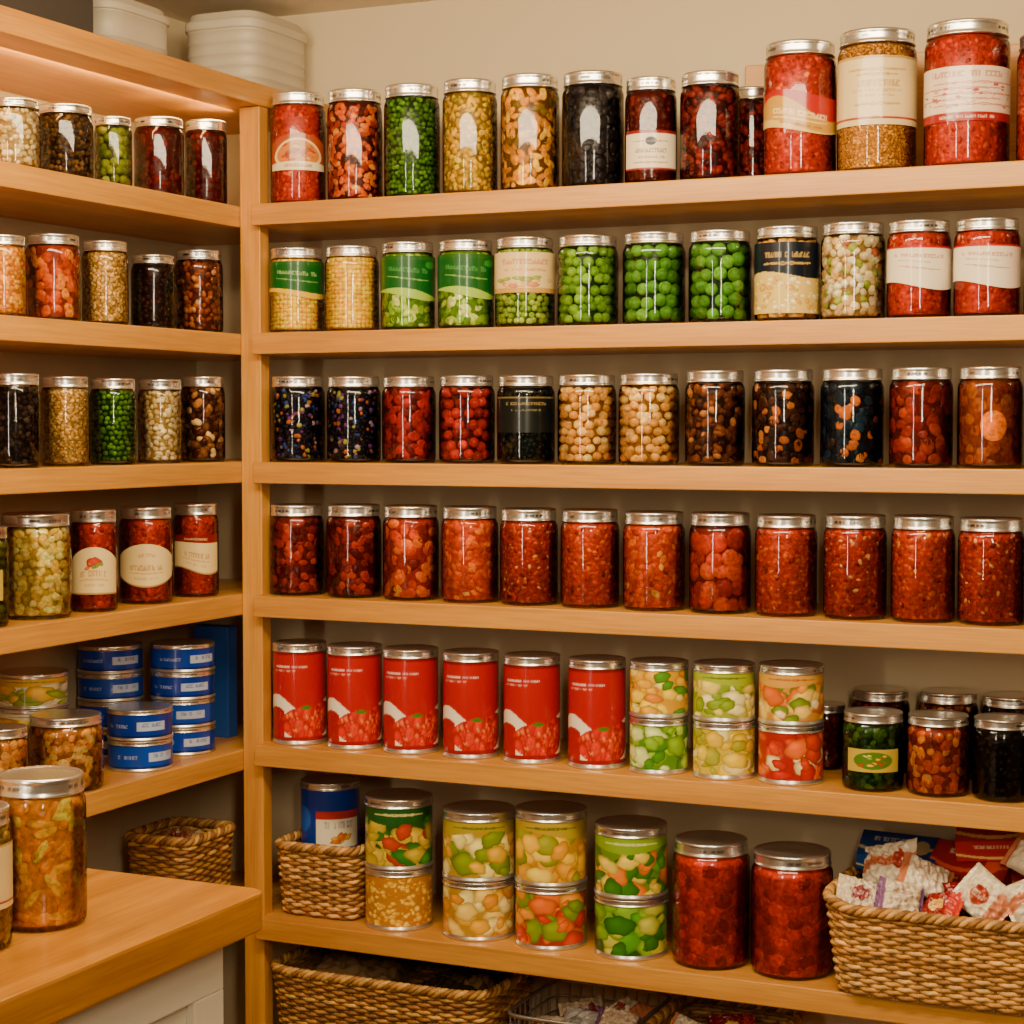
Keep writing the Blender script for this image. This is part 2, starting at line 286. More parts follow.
def flourish(C,U,V,y,c,w=.22,x=.5):
    col=hx(c); t=(U-x)/w; m=(abs(t)<1)&((abs(V-(y+.02*np.sin(t*9)*(1-abs(t))))<.011)|(abs(V-(y-.02*np.sin(t*9)*(1-abs(t))))<.008)); C[m]=.7*col+.3*C[m]
def food(C,U,V,pal,n,seed,reg=(0,0,1,1),r=(.08,.18),asp=1.0,mask=None):
    rng=np.random.default_rng(seed)
    for i in range(n):
        cx=rng.uniform(reg[0],reg[2]); cy=rng.uniform(reg[1],reg[3]); rx=rng.uniform(*r); ry=rx*rng.uniform(.5,1.0); a=rng.uniform(0,3.14); k1=rng.uniform(0,6)
        du=U-cx; dv=(V-cy)*asp
        dx=du*math.cos(a)+dv*math.sin(a); dy=-du*math.sin(a)+dv*math.cos(a); th=np.arctan2(dy,dx); w=1+.10*np.sin(2*th+k1)+.07*np.sin(5*th+k1)
        d=((dx/rx)**2+(dy/ry)**2)/w**2; m=d<1
        if mask is not None: m=m&mask
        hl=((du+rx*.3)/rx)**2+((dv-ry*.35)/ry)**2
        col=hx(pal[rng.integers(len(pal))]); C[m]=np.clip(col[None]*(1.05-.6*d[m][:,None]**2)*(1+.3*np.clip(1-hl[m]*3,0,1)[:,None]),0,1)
def d_redcan(U,V):
    C=canvas(U,'a80806'); put(C,V>.97,'7c0604'); greek(C,U,V,.84,.09,.10,.66,6,4,'f4e0d4'); greek(C,U,V,.79,.06,.10,.5,7,5,'e8a890')
    w=.44+.09*np.cos((U-.18)*8)-.05*U
    put(C,(V<w)&(V>.02),'e8d8be')
    put(C,(V<w-.14)&(U<.30),'a00c06')
    m1=((U-.60)/.34)**2+((V-.20)/.19)**2<1; m2=((U-.84)/.2)**2+((V-.30)/.13)**2<1
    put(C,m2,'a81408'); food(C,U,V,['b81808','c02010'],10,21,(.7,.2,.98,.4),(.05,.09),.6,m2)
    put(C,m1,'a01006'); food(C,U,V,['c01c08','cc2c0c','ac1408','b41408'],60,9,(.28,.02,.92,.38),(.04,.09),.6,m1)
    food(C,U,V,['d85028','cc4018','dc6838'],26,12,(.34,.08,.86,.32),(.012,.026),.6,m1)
    put(C,el(U,V,.57,.375,.07,.02),'44701c'); put(C,V<.045,'8c0a06'); return C
def mkpic(bg,pal,seed,top=None,n=30,r=(.05,.15),ink=None):
    def f(U,V):
        C=canvas(U,bg); food(C,U,V,pal,int(n*2),seed,(0,0,1,1 if not top else .74),r,.6)
        if top: put(C,V>.78+.06*np.sin(U*6.3+seed),top)
        if top and ink: flourish(C,U,V,.90,ink,.25); greek(C,U,V,.90,.12,.30,.70,6,seed+3,ink)
        return C
    return f
def d_arch(U,V):
    C=canvas(U,'a04018'); put(C,el(U,V,.5,.45,.42,.42),'e4c480'); put(C,el(U,V,.5,.45,.36,.36),'c87428'); food(C,U,V,['a8341a','d8a040','6c7c20','c05c20'],26,2,(.26,.28,.74,.72),(.03,.07))
    put(C,V<.24,'e6d2a0'); greek(C,U,V,.13,.26,.2,.8,7,2,'8a1c10'); return C
def d_white7(U,V):
    C=canvas(U,'e4d2ac'); put(C,V>.92,'7c1410'); put(C,el(U,V,.5,.72,.09,.11),'1c2440'); flourish(C,U,V,.72,'8a6a30',.3); greek(C,U,V,.48,.3,.15,.85,6,7,'2c2420'); greek(C,U,V,.32,.18,.2,.8,9,9,'8c1414'); flourish(C,U,V,.18,'8c3c20',.3); put(C,V<.05,'8c2018'); return C
def d_gold(U,V):
    C=canvas(U,'c08c28'); put(C,V>.60+.25*np.sin(U*5+.4),'a81808'); put(C,V<.14+.1*np.cos(U*4),'d8b45c'); greek(C,U,V,.44,.4,.12,.88,6,11,'f4e0a4'); flourish(C,U,V,.28,'f0dca0',.3); greek(C,U,V,.16,.16,.2,.8,9,9,'7a2008'); return C
def d_cream(U,V):
    C=canvas(U,'dcc184'); flourish(C,U,V,.80,'a8742c',.26); flourish(C,U,V,.73,'a8742c',.18); greek(C,U,V,.60,.26,.24,.76,5,21,'96602a'); greek(C,U,V,.49,.12,.22,.78,9,22,'a06c3c'); greek(C,U,V,.42,.1,.3,.7,8,23,'a06c3c'); flourish(C,U,V,.30,'a8742c',.2); put(C,abs(V-.10)<.015,'a03020'); put(C,V>.96,'b8924c'); return C
def d_pink(U,V):
    C=canvas(U,'e4c8aa'); greek(C,U,V,.86,.3,.08,.92,6,31,'a01c1c'); 
    for i in range(5): flourish(C,U,V,.30+.1*i,'b04840',.38,.5+.08*(-1)**i)
    food(C,U,V,['b04038','d09080'],40,33,(.05,.25,.95,.72),(.012,.03)); put(C,V<.16,'98140c'); greek(C,U,V,.08,.16,.2,.8,9,32,'ecd8b8'); return C
def d_green(corn):
    def f(U,V):
        C=canvas(U,'0c5014'); put(C,V>.90,'205414'); greek(C,U,V,.66,.30,.2,.8,5,41,'9cb870' if corn else '4c8c44'); flourish(C,U,V,.45,'80a850',.25)
        if corn: put(C,V<.10+.06*np.sin(U*3.1),'d8a808')
        else: put(C,V<.12-.10*np.cos(U*6),'94b438'); put(C,el(U,V,.78,.8,.08,.08),'2c8028')
        return C
    return f
def d_creampink(U,V):
    C=canvas(U,'dcbc7c'); greek(C,U,V,.76,.36,.15,.85,5,51,'b0503c'); greek(C,U,V,.56,.2,.2,.8,8,52,'a8503c'); put(C,V<.12,'c09040'); food(C,U,V,['c87c50','d8a860','8c9838'],14,53,(.2,.16,.8,.36),(.04,.08)); return C
def d_navy(U,V):
    C=canvas(U,'0c1420'); greek(C,U,V,.82,.2,.2,.8,7,61,'c8a050'); flourish(C,U,V,.70,'c8a050',.25); put(C,V<.54+.05*np.sin(U*6),'d4b458'); food(C,U,V,['e0c468','c89838','e4d08c'],70,63,(.0,.0,1,.5),(.025,.05)); return C
def d_white(U,V):
    C=canvas(U,'e4d4b6'); greek(C,U,V,.76,.24,.12,.88,6,71,'a82c24'); greek(C,U,V,.62,.12,.2,.7,9,72,'a08474'); flourish(C,U,V,.46,'b06c50',.25); put(C,V>.95,'a8140c'); return C
def d_darktxt(U,V):
    C=canvas(U,'0d1210'); greek(C,U,V,.8,.24,.15,.85,6,81,'9a8450'); greek(C,U,V,.62,.16,.25,.75,9,82,'7c7450'); put(C,abs(V-.97)<.02,'6a5a2c'); return C
def d_cream_oval(s):
    def f(U,V):
        C=canvas(U,'dcc080')
        if s==0: food(C,U,V,['b43414'],1,3,(.5,.68,.51,.69),(.13,.14)); food(C,U,V,['c86030','6c8028'],8,5,(.36,.56,.64,.66),(.03,.05))
        if s==1: greek(C,U,V,.74,.24,.3,.7,4,93,'b0603c')
        if s==2: put(C,V>.78,'7c1008'); greek(C,U,V,.88,.16,.2,.8,6,94,'e8c880')
        greek(C,U,V,.45,.34,.15,.85,5,90+s,'985028'); flourish(C,U,V,.32,'b88850',.28); greek(C,U,V,.20,.16,.25,.75,8,95+s,'a87840'); put(C,V<.04,'a88048'); return C
    return f
def d_herb(U,V):
    C=canvas(U,'b89c30'); put(C,el(U,V,.5,.5,.36,.38),'4c7018'); food(C,U,V,['d0b440','a83a10','7c9c28'],16,5,(.26,.26,.74,.74),(.03,.07)); return C
def d_tuna(col,c2,s,pt='c8d0dc'):
    def f(U,V):
        C=canvas(U,col); put(C,V<.10,c2); put(C,(abs(V-.5)<.20)&(abs(U-.66)<.15),pt); greek(C,U,V,.56,.5,.52,.80,4,s,col); greek(C,U,V,.50,.45,.16,.46,4,s+2,pt); return C
    return f
def d_blue(U,V):
    C=canvas(U,'0c2c80'); put(C,(abs(U-.60)<.26)&(abs(V-.40)<.28),'dccfb0'); put(C,(abs(U-.60)<.26)&(abs(V-.62)<.06),'a8281c'); greek(C,U,V,.48,.3,.38,.82,5,6,'1c3c8c'); food(C,U,V,['c8901c','b85c18'],6,7,(.5,.2,.75,.3),(.04,.07)); put(C,el(U,V,.15,.55,.12,.2),'2454b0'); return C
def patch(name,R,z0,z1,half,fn,top='flat',bot='flat',nu=120,nv=90,full=False,mat=None):
    if full: nu=nu*2
    u=np.linspace(0,1,nu+1); v=np.linspace(0,1,nv+1); U,V=np.meshgrid(u,v)
    tf=np.zeros_like(u); bf=np.zeros_like(u); h=z1-z0
    if top=='arch': tf=-.28*h*(2*u-1)**2
    if top=='wave': tf=.10*h*np.sin(u*5.5)-.1*h
    if bot=='wave': bf=.10*h*np.sin(u*5+1)+.10*h
    if bot=='arch': bf=.25*h*(2*u-1)**2
    zb=z0+bf; zt=z1+tf; Zz=zb[None]+(zt-zb)[None]*V
    A=(U-.5)*2*half if not full else (U-.5)*2*math.pi
    UU=U if not full else (U*2+.5)%1.0
    P=np.stack([R*np.sin(A),-R*np.cos(A),Zz],-1).reshape(-1,3)
    i=np.arange(nv)[:,None]*(nu+1); j=np.arange(nu)[None]; F=np.stack([i+j,i+j+1,i+nu+2+j,i+nu+1+j],-1).reshape(-1,4)
    return mk(name,P,F,np.clip(fn(UU,V),0,1).reshape(-1,3),mat or PAPER)
LB={'arch':(d_arch,.36,.76,1.15,'arch','flat'),'white7':(d_white7,.16,.62,1.2,'flat','flat'),'gold':(d_gold,.36,.76,1.4,'wave','wave'),
'cream':(d_cream,.38,.95,1.5,'flat','flat'),'pink':(d_pink,.36,.80,1.45,'flat','flat'),'greencorn':(d_green(True),.50,1.06,1.7,'flat','wave'),'green':(d_green(False),.42,1.06,1.7,'flat','wave'),
'creampink':(d_creampink,.48,1.04,1.6,'flat','flat'),'navy':(d_navy,.06,1.04,1.6,'flat','flat'),'white':(d_white,.36,.92,1.45,'flat','wave'),'darktxt':(d_darktxt,.45,.96,1.4,'flat','flat'),
'oval0':(d_cream_oval(0),.22,.80,1.15,'arch','flat'),'oval1':(d_cream_oval(1),.22,.78,1.2,'arch','arch'),'oval2':(d_cream_oval(2),.30,.84,1.15,'flat','wave'),'herb':(d_herb,.34,.72,.9,'flat','flat')}
LDESC={'arch':'arched orange and cream label','white7':'white label','gold':'red and gold wavy label','cream':'tall cream label','pink':'white and red ornate label','greencorn':'green label','green':'dark green label','creampink':'cream and orange label','navy':'navy and gold label','white':'white wavy label','darktxt':'dark label','oval0':'cream label with red tomato','oval1':'cream oval label','oval2':'cream label with wavy edge','herb':'small yellow and green label'}
seedc=[100]
def face(pos): d=CAM-Vector(pos); return math.atan2(d.x,-d.y)
def jarlabel(kind,lab,where):
    t='glass jar of '+K[kind][4]
    if lab and len((t+' '+LDESC[lab]).split())<=12: t+=', '+LDESC[lab]
    if len((t+' '+where).split())<=12: t+=', '+where
    return t
def jar(pos,R,H,kind,lab,where,group,lid=0):
    seedc[0]+=1; lh=min(.021,max(.013,H*.125))
    e=empty('glass_jar',pos,face(pos)); tag(e,jarlabel(kind,lab,where),'jar',group)
    V,F=revolve(jar_profile(R,H,lh),40); ob('glass_body',mk('glass_body',V,F,None,GLASS),e)
    ob('contents',contents_mesh(R,H,lh,kind,seedc[0]),e)
    l=ob('lid',LIDS[lid],e,(0,0,H-lh),(0,0,random.uniform(0,6.28)),(R*.965,R*.965,lh)); l['label']='ribbed silver metal screw lid'
    if lab:
        fn,a,b,hf,tp,bt=LB[lab]; hb=H-lh-.012
        p=ob('paper_label',patch('paper_label',R+.0007,max(.012,a*hb),min(H-lh-.006,b*hb),hf,fn,tp,bt),e); p['label']=LDESC[lab]
    return e
meshcache={}
def can(pos,R,H,fn,key,desc,group,rot=0,name='food_can',lh=.013):
    e=empty(name,pos,face(pos)+rot); tag(e,desc,'can',group)
    k=(key,round(R,4),round(H,4)); h=H-lh; b0=.008 if lh>.01 else .005
    if k not in meshcache:
        prof=[(.0001,.002),(.9*R,.002),(.95*R,0),(R,.0008),(R,b0*.5),(.968*R,b0*.8),(.965*R,b0),(.965*R,h+.001),(.9*R,h+.002),(.0001,h+.002)]
        V,F=revolve(prof,56); meshcache[k]=(mk('can_shell',V,F,None,TIN),patch('printed_wrap',.972*R,b0,h,math.pi,fn,full=True,nv=84,nu=110))
    a,b=meshcache[k]; o=ob('can_shell',a,e); o['label']='silver tin can with rolled rims'; ob('printed_wrap',b,e)
    l=ob('lid',LIDS[1],e,(0,0,h),(0,0,random.uniform(0,6)),(R,R,lh)); l['label']='silver metal lid'; return e
# ---------------------------------------------------------------- row placement
def solve_back(px,w,top,bot,z,yc=None,edge=.018):
    my=(top+bot)/2; R=.045
    for _ in range(3):
        Y=yc if yc is not None else edge+R
        p,t=on_Y(px,my,Y); R=w*t/FPX/2
    d=ray(px,top); sgn=1 if top>425 else -1; tt=t+sgn*R*.93; H=(CAM+d*tt).z-z
    return [p.x,Y,R,H]
def fixrow(L):
    for i in range(len(L)-1):
        a,b=L[i],L[i+1]; D=math.hypot(a[0]-b[0],a[1]-b[1]); s=a[2]+b[2]+.0012
        if s>D: f=(D-.0012)/(a[2]+b[2]); a[2]*=f; b[2]*=f
    return L
def backrow(items,z,where,group,hmax=1,edge=.018):
    L=fixrow([solve_back(*it[:4],z,edge=edge) for it in items])
    for it,(x,y,R,H) in zip(items,L): jar((x,y,z),R,min(H,hmax),it[4],it[5],where,group,it[6] if len(it)>6 else random.choice([0,0,1]))
backrow([(298,55,91,199,'red_sauce','arch'),(355,55,88,196,'pepper_red',None),(412,56,83,192,'green_cut',None),(470,55,78,189,'yellow_cut',None),(530,59,73,186,'mustard_pepper',None),(593,62,70,181,'black_olive',None,2),(651,52,76,178,'dark_red_plain','white7'),(710,60,70,174,'dark_bean',None),
 (800,72,39,168,'red_sauce','gold'),(877,78,27,164,'gold_grain','cream'),(967,84,18,159,'red_sauce','pink'),(1058,80,28,155,'red_sauce',None)],ZA,'on the top shelf','jars on the top long shelf')
x,y,R,H=solve_back(752,52,86,170,ZA,yc=.19); jar((x,y,ZA),R,H,'dark_bean',None,'tucked behind the front row','jars on the top long shelf',2)
HB=ZA-TKS-ZB-.004
backrow([(297,54,247,331,'corn','greencorn'),(352,54,245,331,'corn',None),(408,54,241,330,'pale_leaf','green'),(466,56,239,329,'pale_leaf','green'),(525,60,236,327,'pea_small','creampink'),(588,61,234,326,'pea_big',None),(654,63,231,324,'olive_big',None),(720,63,229,323,'olive_big',None),(787,64,225,321,'chickpea','navy'),(853,64,221,320,'mixed_bean',None),(919,63,219,318,'red_sauce','white'),(987,65,217,316,'red_sauce','white'),(1058,66,215,315,'red_sauce',None)],ZB,'on the second shelf','jars on the second long shelf',HB)
backrow([(298,54,376,460,'dark_multi',None),(354,54,376,461,'dark_multi',None),(409,54,376,462,'beet',None),(467,56,375,463,'berry',None),(526,58,375,464,'blackgreen','darktxt'),(587,59,374,465,'chickpea',None),(649,61,373,466,'chickpea',None),(715,60,370,466,'nuts_dark',None),(783,62,369,467,'nuts_orange',None),(852,63,368,468,'navy_orange',None),(921,63,367,469,'red_dark_chunk',None),(990,64,366,470,'orange_slice',None),(1060,64,365,470,'berry',None)],ZCc,'on the third shelf','jars on the third long shelf',HB)
backrow([(297,54,503,596,'tomato_chunk',None),(354,55,503,597,'tomato_chunk',None),(411,56,504,599,'tomato_orange',None),(470,57,505,601,'orange_soup',None),(529,58,507,605,'seedy_salsa',None),(590,59,508,608,'orange_salsa',None),(654,62,510,611,'orange_soup',None),(720,62,511,614,'tomato_round',None),(786,62,513,617,'orange_salsa',None),(855,63,513,621,'seedy_salsa',None),(923,63,514,624,'orange_salsa',None),(991,65,516,628,'seedy_salsa',None),(1060,65,517,630,'seedy_salsa',None)],ZD,'on the fourth shelf','tomato jars on the fourth long shelf')
L=fixrow([solve_back(*q,ZE) for q in [(300,56,637,745),(355,56,640,749),(411,58,643,755),(471,59,646,760),(532,60,649,766),(597,61,653,771),(659,60,656,776),(724,63,658,782),(791,66,659,789),(873,61,706,797),(938,62,709,802),(1003,60,712,810),(1068,60,715,812)]])
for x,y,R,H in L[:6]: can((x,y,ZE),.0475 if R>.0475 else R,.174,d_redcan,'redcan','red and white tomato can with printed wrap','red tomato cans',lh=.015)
pics=[(mkpic('d09408',['f0c418','dca008','ecd060','d07c08','50841c'],11,None,26),mkpic('4c8008',['7ca418','a8c448','447c10','ccd880'],12,None,26)),
 (mkpic('98a020',['dcc850','b8ac20','7c941c','e4d88c'],13,'98a820',26,ink='3c5c14'),mkpic('c8ac18',['e8d888','e4c41c','d4ac10','a09c20'],14,None,26)),
 (mkpic('c08020',['ecd094','e49020','cc6010','e8bc50','6c8020'],15,'cc9430',26,ink='9c3c10'),mkpic('a01804',['c8380c','e8c888','dc6014','b41c04'],16,None,24))]
dsc=[('yellow corn and pepper can','green salad vegetable can'),('pale yellow and olive green can','cream and yellow vegetable can'),('cream and orange fruit can','red and orange pasta can')]
for (x,y,R,H),pp,dd in zip(L[6:9],pics,dsc):
    h=H/2
    can((x,y,ZE),R,h-.0004,pp[1],id(pp[1]),f'{dd[1]} at the bottom of a stack','stacked vegetable cans on the fifth shelf',lh=.011); can((x,y,ZE+h),R,h,pp[0],id(pp[0]),f'{dd[0]} stacked on another can','stacked vegetable cans on the fifth shelf',lh=.013)
for (x,y,R,H),k,lb in zip(L[9:],('green_herb','orange_red','black_syrup','black_syrup'),('herb',None,None,None)): jar((x,y,ZE),R,H,k,lb,'small, on the fifth shelf','small jars on the fifth shelf',2 if k!='green_herb' else 0)
for px,w,top,k in ((826,40,700,'dark_red_plain'),(880,62,684,'dark_bean'),(948,62,686,'red_mix'),(1012,62,690,'dark_bean2')):
    x,y,R,H=solve_back(px,w,top,780,ZE,yc=.20); R=min(R,.046); jar((x,y,ZE),R,min(H,.2),k,None,'in the second row','small jars on the fifth shelf',1)
L=fixrow([solve_back(*q,ZF) for q in [(399,69,787,932),(479,74,799,938),(551,73,799,948),(631,74,814,958),(711,77,829,973),(792,81,840,987)]])
st=[(mkpic('1c4410',['2c6818','b89c20','448420','cca830','a83818'],21,'184c18',30,ink='d8c878'),mkpic('b07008',['d89c18','e8b02c','b87810','ecc048'],22,None,110,r=(.02,.04)),'green vegetable can','golden grain can'),
 (mkpic('b08814',['e4c040','ecd878','d49c18','dcac20','788c1c'],23,'a89420',26,ink='4c5c1c'),mkpic('b08418',['ecc458','e0a41c','d48c10','ecd880'],24,None,24),'yellow potato can','pale yellow potato can'),
 (mkpic('b88408',['f4bc18','dc9408','f4cc40','949420'],25,'b09420',26,ink='3c4c1c'),mkpic('982c04',['dc6410','c43404','e89420','7c9020'],26,None,28),'yellow pineapple can','orange carrot and pepper can'),
 (mkpic('608010',['dcc040','549014','d8a010','387010','dc7414'],27,'7c9c20',28,ink='e0d488'),mkpic('204c08',['78a424','306c0c','b8b840','4c9014'],28,None,28),'green and yellow vegetable can','green cucumber can')]
for (x,y,R,H),s in zip(L[:4],st):
    h2=H*.46; can((x,y,ZF),R,h2-.0004,s[1],id(s[1]),f'{s[3]} at the bottom of a stack','stacked cans on the sixth shelf',lh=.011); can((x,y,ZF+h2),R,H-h2,s[0],id(s[0]),f'{s[2]} stacked on another can','stacked cans on the sixth shelf',lh=.016)
for x,y,R,H in L[4:]: jar((x,y,ZF),R,H,'red_jar',None,'tall on the sixth shelf','tall red jars',1)
# ---------------------------------------------------------------- side shelving rows
def solve_side(px,w,top,bot,z,xc=None):
    my=(top+bot)/2; R=.04
    for _ in range(3):
        X=xc if xc is not None else -.036-.016-R
        p,t=on_X(px,my,X); R=w*t/FPX/2
    d=ray(px,top); sgn=1 if top>425 else -1; tt=t+sgn*R*.93; H=(CAM+d*tt).z-z
    return [X,p.y,R,H]
def siderow(items,z,where,group,hmax=.175):
    L=fixrow([solve_side(*it[:4],z) for it in items])
    for it,(x,y,R,H) in zip(items,L): jar((x,y,z),R,min(H,hmax),it[4],it[5],where,group,it[6] if len(it)>6 else random.choice([0,1,2]))
siderow([(14,52,97,172,'beige_bean',None),(65,56,103,180,'brown_corn',None,2),(113,38,116,187,'olive_green',None),(159,50,116,194,'dark_red_plain',None),(206,42,119,201,'dark_red_plain',None)],ZA,'on the top side shelf','jars on the top side shelf',.16)
siderow([(3,46,234,316,'yellow_orange',None),(53,54,233,318,'orange_red',None),(105,46,240,322,'oat',None),(153,44,254,324,'brown_jam',None,2),(199,48,249,329,'red_mix',None,2)],ZB,'on the second side shelf','jars on the second side shelf')
siderow([(15,50,373,462,'dark_bean2',None),(65,48,376,462,'oat',None),(113,46,378,461,'green_cut',None),(160,44,379,460,'beige_bean',None),(203,44,376,459,'nut_cream',None)],ZCc,'on the third side shelf','jars on the third side shelf')
siderow([(-22,60,524,630,'olive_green','herb'),(36,70,511,617,'pale_yellow',None),(94,46,508,611,'red_sauce','oval0'),(146,53,505,605,'red_sauce','oval1'),(196,45,502,597,'red_sauce','oval2')],ZD,'on the fourth side shelf','jars on the fourth side shelf')
tb=[d_tuna('042c8c','041c5c',3,'a8b4cc'),d_tuna('0836a0','041c60',5,'b0bcd0'),d_tuna('0c3ca0','062468',9,'a8b4cc')]; ty=[mkpic('d8a810',['ecc41c','d49c10','a0a018'],13,'e0d4b0',12,r=(.08,.2),ink='4c7014'),mkpic('dcd0a8',['e0b018','8c9c20','e4d8b0'],15,'d8a818',12,r=(.08,.2),ink='4c7014')]
def tstack(px,X,R,n,h,fns,desc,grp):
    p,t=on_X(px,720,X)
    for i in range(n): can((X,p.y,ZE2+i*(h+.0003)),R,h,fns[(i+n)%len(fns)],'t%d'%id(fns[(i+n)%len(fns)]),desc,grp,rot=random.uniform(-.3,.3),name='fish_can',lh=.008)
tstack(183,-.125,.056,4,.047,tb,'flat blue fish can in a tall stack','blue fish cans')
tstack(111,-.225,.056,4,.047,tb[::-1],'flat blue fish can stacked near the wall','blue fish cans')
tstack(140,-.100,.054,2,.050,tb,'flat blue fish can in a short stack','blue fish cans')
tstack(33,-.225,.057,3,.055,ty,'flat yellow and white fish can by the wall','yellow fish cans')
x,y,R,H=solve_side(66,74,708,806,ZE2,xc=-.098); jar((x,y,ZE2),min(R,.057),H,'pasta',None,'on the fifth side shelf','jars on the fifth side shelf',0)
x,y,R,H=solve_side(2,52,722,810,ZE2,xc=-.098); jar((x,y,ZE2),R,H,'pasta',None,'shorter, on the fifth side shelf','jars on the fifth side shelf',0)
tag(box('carton',-.20,-.126,.115,.145,ZE2,ZE2+.200,CARD,.002),'narrow blue cardboard carton beside the fish cans','box')
# ---------------------------------------------------------------- baskets
def rpath(W,D,n,e=5.0):
    a=np.linspace(0,2*math.pi,2000,endpoint=False); c,s=np.cos(a),np.sin(a)
    x=W/2*np.sign(c)*abs(c)**(2/e); y=D/2*np.sign(s)*abs(s)**(2/e)
    P=np.stack([x,y],-1); d=np.concatenate([[0],np.cumsum(np.linalg.norm(np.diff(np.vstack([P,P[:1]]),axis=0),axis=1))]); q=np.linspace(0,d[-1],n,endpoint=False)
    PP=np.vstack([P,P[:1]]); X=np.interp(q,d,PP[:,0]); Y=np.interp(q,d,PP[:,1]); P=np.stack([X,Y],-1)
    T=np.roll(P,-1,0)-np.roll(P,1,0); T/=np.linalg.norm(T,axis=1)[:,None]; return P,np.stack([T[:,1],-T[:,0]],-1)
def basket(cx,cy,z,W,D,H,label,tone=('b07c38','8c5c24','c89450'),rz=0,group='wicker baskets',tp=.9,lift=0):
    e=empty('wicker_basket',(cx,cy,z),rz); tag(e,label,'basket',group)
    ns=2*int((W+D)/.011/2)*1; ns+=ns%2; n=ns*4; A=Acc(); rng=np.random.default_rng(int(abs(cx)*1000)+5)
    rows=int(H/.0066); tc=[hx(t) for t in tone]
    def sc(f): return tp+(1-tp)*f
    up=lambda P,f: lift*f*np.clip(abs(P[:,0])/(W/2)-.72,0,1)*3.2
    for i in range(rows):
        f=(i+.5)/rows; P,Nn=rpath((W-.012)*sc(f),(D-.012)*sc(f),n,7); ph=np.arange(n)*math.pi/4+i*math.pi
        Q=P+Nn*(.0030*np.cos(ph))[:,None]; pts=np.column_stack([Q,np.full(n,.004+f*(H-.012))+.0005*np.sin(ph*2)+up(P,f)])
        V,F=tube(pts,.0036,6); A.add(V,F,tc[rng.integers(3)]*rng.uniform(.85,1.15))
    ob('woven_side',A.mesh('woven_side',WICK),e)
    A=Acc(); P0,N0=rpath((W-.012)*tp,(D-.012)*tp,n,7); P1,N1=rpath((W-.012),(D-.012),n,7)
    for k in range(0,n,4):
        f=np.linspace(0,1,6)[:,None]; pts=np.column_stack([P0[k]*(1-f)+P1[k]*f,.003+f*(H-.01)]); V,F=tube(pts,.0024,5,closed=False,ref=(N0[k][0],N0[k][1],0.01)); A.add(V,F,tc[1]*.8)
    ob('stakes',A.mesh('stakes',WICK),e)
    A=Acc()
    P1,N1=rpath(W-.012,D-.012,n*2,7)
    for s in range(3):
        ph=np.arange(2*n)*2*math.pi/14+s*2.094; pts=np.column_stack([P1+N1*(.0045*np.cos(ph))[:,None],H-.006+.0045*np.sin(ph)+up(P1,1)]); V,F=tube(pts,.0044,6); A.add(V,F,tc[s]*.95)
    r=ob('braided_rim',A.mesh('braided_rim',WICK),e); r['label']='thick braided wicker rim'
    P,_=rpath((W-.012)*tp,(D-.012)*tp,48,7); V=np.vstack([np.column_stack([P,np.full(48,.001)]),np.column_stack([P,np.full(48,.005)])]); k=np.arange(48); Fq=np.stack([k,(k+1)%48,48+(k+1)%48,48+k],-1)
    me=mk('base',V,[Fq,k[None,::-1].copy(),(k+48)[None]],np.tile(tc[1]*.6,(96,1)),WICK,False); ob('base',me,e); return e
basket(.094,.127,ZF,.172,.19,.128,'small square wicker basket holding stacked cans')
can((.080,.127,ZF+.006),.05,.085,d_blue,'b1','blue can resting at the bottom of a basket','blue cans in a basket')
can((.076,.127,ZF+.0915),.053,.135,d_blue,'b2','blue, white and gold can standing in a basket','blue cans in a basket')
basket(1.172,.0975,ZF,.356,.255,.138,'large wicker basket heaped with snack packets',('c0883c','9c6828','d8a45c'),lift=.016)
basket(.220,.13,ZG,.43,.25,.190,'wide wicker basket on the lowest shelf',('b07c34','8c5c24','c49448'))
p,_=on_X(181,850,-.12); PY=p.y; basket(-.12,PY,ZF,.14,.16,.155,'small wicker basket beneath the side shelves',('a0702c','805020','b88840'))
basket(.80,.14,ZG,.22,.22,.165,'small wicker basket of packets on the lowest shelf')
def wire_tray(x0,x1,y0,y1,z,H):
    cx,cy=(x0+x1)/2,(y0+y1)/2; e=empty('wire_tray',(cx,cy,z)); tag(e,'light metal wire tray holding clear plastic bags','tray'); A=Acc(); W,D=x1-x0,y1-y0
    for i in range(7):
        P,_=rpath(W,D,64,8); zz=.004+i*(H-.008)/6; V,F=tube(np.column_stack([P,np.full(64,zz)]),.0016 if i<6 else .0036,5); A.add(V,F,hx('202020'))
    P,N_=rpath(W,D,40,8)
    for q in P: V,F=tube(np.array([[q[0],q[1],.003],[q[0],q[1],H/2],[q[0],q[1],H-.004]]),.0014,5,False,ref=(1,.3,0)); A.add(V,F,hx('202020'))
    for xx in np.linspace(-W/2+.01,W/2-.01,9): V,F=tube(np.array([[xx,-D/2+.002,.003],[xx,0,.003],[xx,D/2-.002,.003]]),.0016,5,False); A.add(V,F,hx('202020'))
    me=A.mesh('wire_frame',WIRE); ob('wire_frame',me,e)
wire_tray(.455,.675,.03,.25,ZG,.16)
